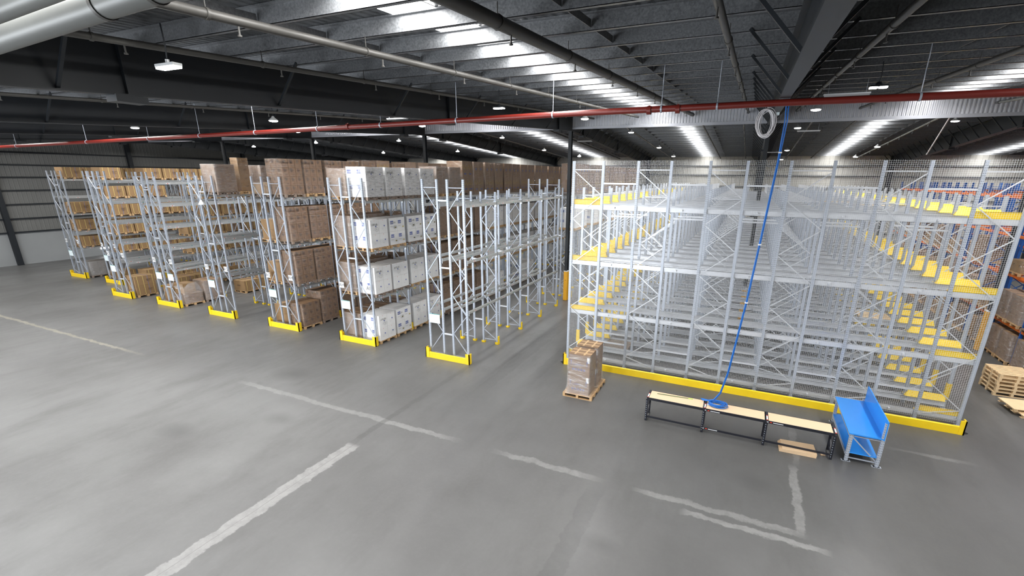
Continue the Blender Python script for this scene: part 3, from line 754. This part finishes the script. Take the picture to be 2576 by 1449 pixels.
b = MB(); b.prism([(-.04,0),(.04,0),(.04,.27),(0,.30),(-.04,.27)],'x',-7.0,6.98); b.build('rail_plate','yellow',br)
for s in (-1,1):
    x = 7.05*s; b = MB(); b.box((min(x,x-.16*s),-.05,0),(max(x,x-.16*s),-.01,.50)); b.box((min(x,x-.04*s),-.05,0),(max(x,x-.04*s),.16,.50)); b.build('end_guard','yellow',br)
    b = MB(); b.bar((x,.1,.02),(x+.14*s,.18,.02),.12,.01); b.build('foot_plate','dark_steel',br)

# ------------------------------------------------------------------ blue and orange racks on the right
def blue_rack(X, Y, label):
    root = thing('blue_pallet_rack', label, 'pallet rack', (X,Y[0],0), 0, 'blue and orange pallet racks')
    for y in Y:
        b = MB(); lacing(b,.05,.85,7.9,0,.6,.035)
        fr = b.build('upright_frame','rack_blue',root,(0,y-Y[0],0))
        for x in (0,.9): b = MB(); b.box((-.05,-.045,0),(.05,.045,7.9)); b.box((-.08,-.07,0),(.08,.07,.012)); b.build('post','rack_blue',fr,(x,0,0))
    for a, c in zip(Y[:-1],Y[1:]):
        for z in (1.72,3.85,5.6,7.35):
            for x in (-.03,.93): b = MB(); b.box((-.025,.05,-.13),(.025,c-a-.05,0)); b.build('beam','rack_orange',root,(x,a-Y[0],z))
    return root
BY = [23.95+2.7*i for i in range(11)]
blue_rack(11.75,BY,'blue and orange pallet rack facing the aisle right of the mesh rack')
blue_rack(13.0,BY,'blue and orange pallet rack backing onto the aisle rack on the right')
blue_rack(17.3,BY,'blue and orange pallet rack one aisle further right, near empty')
def bload(kind, bay, s, z, x=None):
    y = BY[bay]+(.72 if s == 0 else 1.98); lev = {0:'at floor level',1.72:'at lowest level',3.85:'at second level'}[z]
    load(kind, 11.75+.42 if x is None else x, y, z, PI, '%s %s of blue rack, %s from near end' % (WORD[kind].replace(' pallet load',' load'), lev, ORD[bay*2+s]), 'loads in the blue and orange rack', detail=bay < 3)
for bay in range(10):
    for s in (0,1):
        for z in (0,1.72,3.85):
            q = (bay*5+s*3+int(z*2)) % 7
            if z < 2 or q < 3: bload(('brownh','brown','low','brown','brown','brownh','tan')[q] if z == 1.72 else ('brown','brown','low','brown','tan','brown','tan')[q] if z < 1 or bay > 2 else 'low', bay, s, z)

# ------------------------------------------------------------------ pallets on the floor at the right
for i in range(6):
    p = link('pallet', pallet_mesh(1.165,1.165,'wood_new' if i < 5 else 'wood_new'), None, (10.25+.01*((i*7)%3),23.12,.151*i), .06+.015*((i*5)%3-1))
    tag(p, ['undermost pallet of the wooden stack on the floor at the right','second pallet from the floor in the wooden pallet stack','third pallet from the floor in the wooden pallet stack','fourth pallet from the floor in the wooden pallet stack','fifth pallet up, just under the top of the wooden stack','topmost pallet of the wooden stack at the right'][i],'pallet','stacked wooden pallets')
def slab_pallet():
    b = MB(); b.box((-.6,-.5,.1),(.6,.5,.125))
    for x in (-.55,0,.45):
        for y in (-.45,-.06,.33): b.box((x,y,.02),(x+.1,y+.12,.1))
    for y in (-.45,-.06,.33): b.box((-.6,y,0),(.6,y+.12,.02))
    return b.mesh('pallet',['wood_new'])
sp = slab_pallet()
tag(link('pallet',sp,None,(10.15,21.25,.126),.1),'pale board-topped pallet lying on another near the right edge','pallet')
tag(link('pallet',sp,None,(10.35,21.05,0),.1),'lower pale pallet, half covered, near the right edge','pallet')

# wrapped loads standing before the mesh rack
for i, (y, lab) in enumerate(((15.66,'front film-wrapped two-carton tower with blue arrows beside the mesh rack'),(16.62,'rear film-wrapped carton tower, close behind the one with arrows'))):
    r = thing('pallet_load', lab, 'pallet load', (-4.96,y,0), 0, 'film-wrapped carton towers on the floor')
    link('pallet', pallet_mesh(1.15,.9,'wood'), r)
    for l in range(2):
        b = MB(); c = (0,0,.4); d = (.84,.74,.8); b.box((-.42,-.37,0),(.42,.37,.797),0)
        for x in (-.21,.14): b.quad((x,-.37,.799),(x+.07,-.37,.799),(x+.07,.37,.799),(x,.37,.799),2)
        for y_ in (-.2,.1): b.quad((-.42,y_,.7985),(.42,y_,.7985),(.42,y_+.07,.7985),(-.42,y_+.07,.7985),2)
        for u in (.10,.84):
            face_quads(b,c,d,'-y',[(u+.02,.42,u+.045,.62)],1); x0 = -.42+.84*u; b.add([(x0-.01,-.373,.5),(x0+.065,-.373,.5),(x0+.028,-.373,.57)],[(0,1,2)],1)
        face_quads(b,c,d,'-y',[(.36,.52,.58,.54),(.22,.47,.72,.49)]+[(.2+.13*k,.2,.27+.13*k,.3) for k in range(5)],1); face_quads(b,c,d,'-y',[(.86,.62,.98,.9)],3)
        face_quads(b,c,d,'+x',[(.04,.66,.1,.9)],3)
        b.build('carton',['card_wrapped','print_blue','tape','white_paint'],r,(0,0,.15+.8*l))
    link('stretch_wrap', film_mesh(.85,.75,1.58,.15,.08,20+i,'stretch_film_thick'), r)

# ------------------------------------------------------------------ benches
bn = thing('workbench','long black three-section workbench with chipboard tops before the mesh rack','workbench',(-2.3,14.97,0))
for k in range(3):
    x0 = 1.833*k
    b = MB(); b.box((x0+.06,-.29,.855),(x0+1.80,.29,.872)); b.build('bench_top','chipboard',bn)
    for y in (-.31,.29): b = MB(); b.box((x0+.02,y,.79),(x0+1.84,y+.02,.875)); b.build('top_rail','bench_black',bn)
    b = MB(); b.box((x0+.05,-.025,.13),(x0+1.81,.025,.18)) if k < 0 else b.box((x0+.05,-.31,.13),(x0+1.81,-.28,.19)); b.build('stretcher','bench_black',bn)
for k in range(4):
    x = 1.833*k+.02
    b = MB(); b.box((x-.02,-.31,.87),(x+.05,.31,.882),0); b.box((x-.005,-.24,.882),(x+.035,-.0,.8835),1); b.box((x-.005,-.29,.882),(x+.035,-.25,.8835),2); b.box((x-.005,.0,.882),(x+.035,.05,.8835),2); b.build('end_cap',['bench_black','white_paint','sticker_red'],bn)
    b = MB(); b.bar((x+.01,-.27,.12),(x+.01,.27,.5),.02,.04,0,(1,0,0)); b.bar((x+.01,-.27,.15),(x+.01,.27,.15),.02,.04); b.bar((x+.01,-.27,.5),(x+.01,.27,.5),.02,.03); b.build('side_brace','bench_black',bn)
    for y in (-.285,.285):
        b = MB(); b.box((x-.03,y-.025,0),(x+.045,y+.025,.80))
        for q in range(9): b.box((x-.012,y-.0262*(1 if y < 0 else -1)-.001,.08+.08*q),(x+.005,y-.0262*(1 if y < 0 else -1)+.001,.11+.08*q),1)
        b.build('leg',['bench_black','steel'],bn)
b = MB()
for z, x in ((.81,1.88),(.155,1.88),(.82,3.7)):
    b.box((x,-.3125,z),(x+.04,-.311,z+.025),0); b.box((x+.08,-.3125,z),(x+.14,-.311,z+.025),1); b.box((x+.17,-.3125,z),(x+.45,-.311,z+.02),0)
b.build('rail_sticker',['white_paint','sticker_red'],bn)
cs = thing('cardboard_stack','small pile of flat cardboard under the black bench','cardboard',(2.34,14.82,0))
for i in range(3):
    b = MB(); b.box((-.5+.02*i,-.3,.0),(.5-.012*i,.3,.038)); b.build('cardboard_sheet','flat_card',cs,(.012*i,0,.005+.04*i),.03+.02*i)
b = MB(); b.box((-.06,-.04,0),(.06,.04,.03)); tag(b.build('cardboard_scrap','flat_card',None,(3.05,14.85,0),.4),'tiny cardboard scrap on the floor by the bench leg','cardboard')
b = MB(); b.tube([(-2.02,15.08,.885),(-1.0,15.16,.885)],.012,8); b.tube([(-1.0,15.16,.885),(-.85,15.17,.885)],.014,8,1); tag(b.build('rod',['rod_green','rod_tip']),'thin dark green rod with lime tip on the black bench','rod')
b = MB(); b.box((0,0,.873),(.14,.1,.8745)); tag(b.build('paper_slip','white_paint',None,(-.38,14.95,0),.3),'small white paper slip beside the blue hose coil','paper')

bb = thing('blue_bench','blue-topped steel packing bench with back panel beside the mesh rack','workbench',(4.0,16.1,0))
b = MB(); b.box((-.44,-1.33,.90),(.40,1.28,.935)); b.build('bench_top','blue_laminate',bb)
b = MB(); b.box((-.40,-1.30,.28),(.37,1.28,.31)); b.build('lower_shelf','blue_laminate',bb)
b = MB(); b.box((.40,-1.33,.88),(.43,1.30,1.48)); b.build('back_panel','blue_laminate',bb)
for x, y, h in ((-.36,-1.27,.90),(.40,-1.29,1.42),(-.36,1.25,.90),(.40,1.33,1.0)):
    lg = link('leg', post_mesh(h), bb, (x,y,0)); b = MB(); b.box((-.12,-.05,0),(.12,.05,.012)); b.build('foot_plate','steel',lg)
for y in (-1.27,1.28):
    b = MB(); b.bar((-.36,y,.84),(.40,y,.84),.03,.03); b.bar((-.36,y,.12),(.40,y,.12),.03,.03); b.bar((-.34,y-.01,.82),(.38,y-.01,.14),.03,.03); b.build('side_brace','steel',bb)
for x in (-.40,.36): b = MB(); b.box((x-.02,-1.25,.82),(x+.02,1.24,.90)); b.box((x-.02,-1.25,.2),(x+.02,1.24,.28)); b.build('side_beam','steel',bb)

# blue hose from the roof down to a coil on the bench
hp = thing('blue_hose','blue hose bundle hanging from the roof to a coil on the bench','hose',(-.1,15.05,.88))
b = MB()
for k in range(3):
    a = 2*PI*k/3; dx, dy = .017*math.cos(a), .017*math.sin(a)
    b.tube([(.66+dx*2.4,.1+dy,9.25),(.70+dx*2.2,.0+dy,8.6),(.67+dx,-.03+dy,7.6),(.53+dx,-.05+dy,5.3),(.42+dx,-.05+dy,3.6),(.20+dx,-.03+dy,1.2),(.06+dx,0+dy,.45),(-.1+dx,.03+dy,.16),(-.34+dx,.1+dy,.05)],.017,7)
b.build('hanging_run','hose_blue',hp)
b = MB()
for k in range(9):
    r = .16+.012*k; b.tube([(-.0+r*1.15*math.cos(a)+.012*k*.5,-.02+r*.85*math.sin(a),.03+.022*(k % 4)+.004*math.sin(3*a+k)) for a in [2*PI*i/28 for i in range(28)]],.013,6,0,False,True)
b.build('hose_coil','hose_blue',hp)
b = MB()
for k in range(4): b.tube([(-.45-.02*k,.12,.03+.02*k),(-.30,.10+.02*k,.06),(-.12,.03*k-.02,.08)],.013,6)
b.build('loose_loop','hose_blue',hp)
for x, z in ((.685,7.8),(.535,5.3),(.42,3.55)):
    b = MB(); b.cbox((x,-.04,z),(.09,.09,.035)); b.build('tie','white_paint',hp)

# ------------------------------------------------------------------ overhead services
def rpipe(x, y0, y1, r, mat, drop, label, droppers=()):
    root = thing('sprinkler_pipe', label, 'pipe', (x,y0,rz(y0)-drop), 0, 'sprinkler pipes under the roof')
    n = 8; pts = []
    for i in range(n+1):
        y = y0+(y1-y0)*i/n; pts.append((0,y-y0,(rz(y)-rz(y0))))
    b = MB(); b.tube(pts, r, 10); b.build('pipe_run', mat, root)
    y = y0+1.0
    while y < y1:
        b = MB(); z = rz(y)-rz(y0); b.tube([(0,y-y0,z),(0,y-y0,z-r-.10)],.014,6,0); b.tube([(0,y-y0,z-r-.1),(0,y-y0,z-r-.12)],.03,6,0); y += 2.72; b.build('sprinkler_head', mat, root)
    y = y0+.6
    while y < y1:
        b = MB(); z = rz(y)-rz(y0); b.tube([(0,y-y0,z),(0,y-y0,z+drop-.27)],.008,5); b.tube([(0,y-y0-.02,z),(0,y-y0+.02,z)],r+.012,10); y += 2.72; b.build('pipe_clip', 'grey_pipe', root)
DR = .51
for x, r, lab in ((-8.95,.05,'grey roof pipe nearest the left rafter, running toward the ridge'),(-6.35,.06,'grey roof pipe just left of the bright skylight strip'),(-3.4,.09,'thick dark roof pipe just right of the bright skylight strip'),
                  (-.65,.055,'grey roof pipe left of the steel rafter over the hose'),(1.55,.055,'grey roof pipe just right of the rafter over the hose'),(4.2,.055,'grey roof pipe left of the right-hand skylight'),(9.2,.055,'pale roof pipe right of the right-hand skylight')):
    rpipe(x, 1.0 if x < -5 else 3.0, 28.4, r, 'grey_pipe' if x < 9 else 'pale_pipe', DR, lab)
for x, lab in ((-13.5,'grey roof pipe beyond the left rafter, over the white cartons'),(-19.0,'grey roof pipe second beyond the left rafter'),(-24.5,'grey roof pipe third beyond the left rafter'),(-29.6,'grey roof pipe fourth beyond the left rafter'),(-40,'grey roof pipe farthest left, over the strapped cartons')):
    rpipe(x, 3.0, 28.4, .05, 'grey_pipe', DR, lab)
for x, m, lab in ((-7.9,'grey_pipe','roof pipe behind the ridge curtain, left of the far skylight'),(-3.2,'grey_pipe','roof pipe behind the ridge curtain, right of the far skylight'),(.0-.9,'grey_pipe','roof pipe behind the ridge curtain, left of the central column'),(2.6,'grey_pipe','roof pipe behind the ridge curtain, right of the central column'),
                  (4.7,'grey_pipe','roof pipe left of the right far skylight'),(8.3,'pale_pipe','white roof pipe beside the right far skylight, with a drop pipe'),(13.0,'pale_pipe','roof pipe beyond the far right rafter'),(-13.4,'grey_pipe','roof pipe behind the curtain over the stored loads'),(-19,'grey_pipe','roof pipe behind the curtain farther to the left')):
    rpipe(x, 30, 52.5, .05, m, DR, lab)
b = MB(); b.tube([(8.3,30.6,10.9),(8.5,33.5,9.35)],.03,6); tag(b.build('drop_pipe','cable_white'),'thin white pipe slanting down from the far right roof pipe','pipe')
# main pipes at the upper left
for y, z, lab in ((2.2,9.04,'lower thick grey steel main pipe across the upper left corner'),(2.42,9.38,'upper thick grey steel main pipe behind the lower one')):
    root = thing('main_pipe', lab, 'pipe', (-6,y,z))
    b = MB(); b.tube([(-14,0,-.588),(8,0,.336)],.088,24); b.build('pipe_run','pale_pipe',root)
    for x in ((1.68,2.28) if y < 2.3 else (-3.,)):
        b = MB(); b.tube([(x,0,.042*x),(x+.035,0,.042*x+.002)],.096,24); b.cbox((x+.018,-.07,.042*x+.075),(.035,.05,.05)); b.build('coupling','grey_pipe',root)
# red fire main
root = thing('fire_main','long red fire main pipe crossing under the rafters','pipe',(0,12.8,0))
pts = [(-57.9,0,9.1),(-37.9,0,9.22),(-16,0,9.46),(-4.6,0,9.61),(.5,0,9.64),(4.5,0,9.63),(20,0,9.66),(33.8,0,9.68)]
b = MB(); b.tube(pts,.075,14); b.build('pipe_run','red_pipe',root)
for x in (-44,-36,-29,-24,-20.5,-17.2,-14.0,-11.2,-8.3,-5.2,-2.3,.1-1.1,2.9,5.8,8.6):
    z = [a[2]+(c[2]-a[2])*(x-a[0])/(c[0]-a[0]) for a,c in zip(pts,pts[1:]) if a[0] <= x <= c[0]][0]
    b = MB(); b.tube([(x,0,z+.08),(x,0,pz(12.8)+.1)],.009,6); b.tube([(x-.02,0,z),(x+.02,0,z)],.088,14); b.build('hanger','steel',root)
for x in (-12.6,-2.9+.3,-1.9,6.4):
    z = 9.6 if x > -5 else 9.51; b = MB(); b.tube([(x-.05,0,z+.005),(x+.05,0,z+.005)],.10,14); b.cbox((x,0,z+.1),(.05,.03,.04)); b.build('coupling','red_pipe',root)
# coil of white cable hung on the red main
wc = thing('cable_coil','loose coil of white cable hanging from the red pipe','cable',(.1,12.68,9.2))
b = MB(); rnd = random.Random(3)
for k in range(11):
    rx, rz_ = .13+rnd.random()*.06, .24+rnd.random()*.07; tl = (rnd.random()-.5)*.35; cx, cz = (rnd.random()-.5)*.08, (rnd.random()-.5)*.06
    pts = []
    for i in range(26):
        a = 2*PI*i/26; u, w = rx*math.cos(a), rz_*math.sin(a); pts.append((cx+u*math.cos(tl)+w*math.sin(tl)*.5, -.03+.06*rnd.random()*0+.012*(k-5), cz+w-u*math.sin(tl)*.3))
    b.tube(pts,.0075,6,0,False,True)
b.build('cable_loops','cable_white',wc)
b = MB(); b.tube([(.0,.02,.25),(.0,.1,.36)],.008,5); b.build('tie','cable_white',wc)
b = MB(); b.cbox((.22,0,.2),(.07,.03,.06)); b.build('cable_tag','paper',wc)

# lamps
def lamp(x, y, kind, label, long=0):
    zr = pz(y); drop = .28 if not long else long; z = (9.27+.058*y) if y < YR else (12.75-.058*y)
    root = thing('high_bay_lamp', label, 'lamp', (x,y,z), 0, 'high bay lamps under the roof')
    b = MB(); b.tube([(0,0,.12),(.02,0,(zr-z)*.5),(0,0,zr-z+.02)],.012,6); b.build('cable','dark_steel',root)
    if kind == 'bar':
        b = MB(); b.box((-.23,-.07,.0),(.23,.07,.04)); b.tube([(0,0,.03),(0,0,.10)],.03,8); b.build('housing','lamp_body',root)
        b = MB(); b.box((-.22,-.065,-.03),(.22,.065,-.001)); b.build('lens','lamp_glow_near',root)
    elif kind == 'twin':
        b = MB(); b.tube([(0,0,.03),(0,0,.14)],[.10,.05],12); b.bar((-.19,0,.05),(.19,0,.05),.20,.035); b.build('housing','dark_steel',root)
        for s in (-1,1): b = MB(); b.box((.02*s if s > 0 else -.18,-.08,.0),(.18 if s > 0 else -.02,.08,.03)); b.build('lens','lamp_glow',root)
    else:
        b = MB(); b.tube([(0,0,.02),(0,0,.06),(0,0,.14),(0,0,.2)],[.19,.17,.07,.04],18); b.build('housing','lamp_body',root)
        b = MB(); b.tube([(0,0,.018),(0,0,-.015),(0,0,-.035)],[.18,.16,.06],18); b.build('lens','lamp_glow',root)
lamp(-8.5,5.03,'bar','bright rectangular lamp on a cable near the upper left rafter')
lamp(2.5,14.9,'twin','dark twin-panel lamp hanging right of the central rafter')
lamp(-8.1,15.1,'twin','twin-panel lamp in front of the big left rafter')
for x, y, lab in ((1.9,22.7,'round lamp before the curtain right of the hose top'),(-7.6,22.7,'round lamp before the curtain near the first left column'),(-17.5,23.4,'round lamp before the second column from the left rafter'),
                  (-28.6,24.4,'round lamp over the printed brown carton rack'),(-19.3,15.3,'round lamp left of the big rafter, in the near bay'),(-38.6,25,'round lamp over the strapped carton racks'),(-49,19.8,'round lamp nearest the left wall'),
                  (2.0,33.1,'round lamp just behind the curtain, right of the column'),(-7.8,33.1,'round lamp just behind the curtain over the left mesh rack'),(9.0,32.2,'round lamp under the far right rafter'),
                  (2.2,44.5,'round lamp deep behind the curtain on the centre line'),(2.2,52,'farthest round lamp on the centre line, near the back wall'),(-18,34,'round lamp behind the curtain over the second column'),(-18,42.3,'round lamp deep over the white carton aisle'),
                  (-28.2,34.3,'round lamp behind the curtain over the third column'),(-27.6,42.5,'round lamp deep over the third column'),(-38,34.3,'round lamp behind the curtain over the fourth column'),(-37.6,43,'round lamp deep over the fourth column'),
                  (-49,36,'round lamp far left behind the curtain'),(-7.4,41.6,'round lamp deep over the left of the mesh rack'),(-7.2,48.5,'farthest round lamp left of the centre line'),(7.9,42.9,'round lamp hanging by the far white pipe'),(7.8,50,'farthest round lamp by the white pipe'),
                  (-16.5,48,'farthest round lamp over the white carton aisle'),(-8,5-9+.0,'round lamp behind the viewer on the left'),(12.5,22.7,'round lamp off to the right of the mesh rack'),(13,14.9,'round lamp far right in the near bay'),(-18.4,5,'round lamp in the near bay over the open floor'),(-29.5,15.2,'round lamp over the AF and AG rack front'),(2.2,5,'round lamp above the viewer')):
    lamp(x,y,'round',lab)
for x, y, lab in ((2.3,18.4,'unlit batten light just above the red pipe'),(-16.1,19.6,'unlit batten light left of the big rafter'),(2.7,34.5,'batten light behind the curtain by the hose'),(1.0,46,'batten light deep on the centre line'),(-12.3,37,'batten light behind the curtain on the left')):
    z = pz(y)-.40; root = thing('batten_light', lab, 'lamp', (x,y,z), 0, 'white batten lights under the roof')
    b = MB(); b.prism([(-.06,.04),(.06,.04),(.06,.0),(-.06,0)],'x',-.62,.62); b.build('housing','white_paint',root)
    b = MB(); b.prism([(-.045,0),(.045,0),(.03,-.04),(-.03,-.04)],'x',-.6,.6); b.build('diffuser','painted_glow',root)
    b = MB(); b.tube([(-.5,0,.04),(-.5,0,.42)],.006,5); b.tube([(.5,0,.04),(.5,0,.42)],.006,5); b.build('hanger','steel',root)
# exit sign, green, on the left wall; bell fixture on the AF / AG rack
ex = thing('exit_sign','green exit sign high on the left wall behind the AB and AC rack','sign',(XL+.06,24.3,2.95))
b = MB(); b.box((0,-.35,-.14),(.06,.35,.14)); b.build('sign_box','sign_green',ex)
b = MB(); b.text('EXIT',.2,(.062,.08,0),(0,1,0),(0,0,1)); b.box((.061,-.3,-.09),(.063,-.16,.09)); b.build('lettering','exit_glow',ex)
bl = thing('bell_fixture','small white bell-shaped fixture on a cable at the AF and AG rack','fixture',(-26.9,16.2,6.35))
b = MB(); b.tube([(0,0,.0),(0,0,.05),(0,0,.16),(0,0,.24)],[.15,.14,.07,.03],14); b.build('bell','white_paint',bl)
b = MB(); b.tube([(0,0,.24),(0,0,.5),(0.02,.2,1.0)],.012,6); b.build('cable','cable_white',bl)

# ------------------------------------------------------------------ world and view
w = bpy.data.worlds.new('World'); S.world = w; w.use_nodes = True; w.node_tree.nodes['Background'].inputs[0].default_value = (.75,.85,1,1); w.node_tree.nodes['Background'].inputs[1].default_value = .5
S.view_settings.view_transform = 'Standard'; S.view_settings.look = 'None'; S.view_settings.gamma = 1; S.view_settings.exposure = -.32; S.view_settings.use_curve_mapping = False
try:
    c = S.cycles; c.max_bounces = 6; c.diffuse_bounces = 3; c.glossy_bounces = 3; c.transparent_max_bounces = 24; c.caustics_reflective = False; c.caustics_refractive = False; c.sample_clamp_indirect = 6; c.use_light_tree = True
except Exception: pass
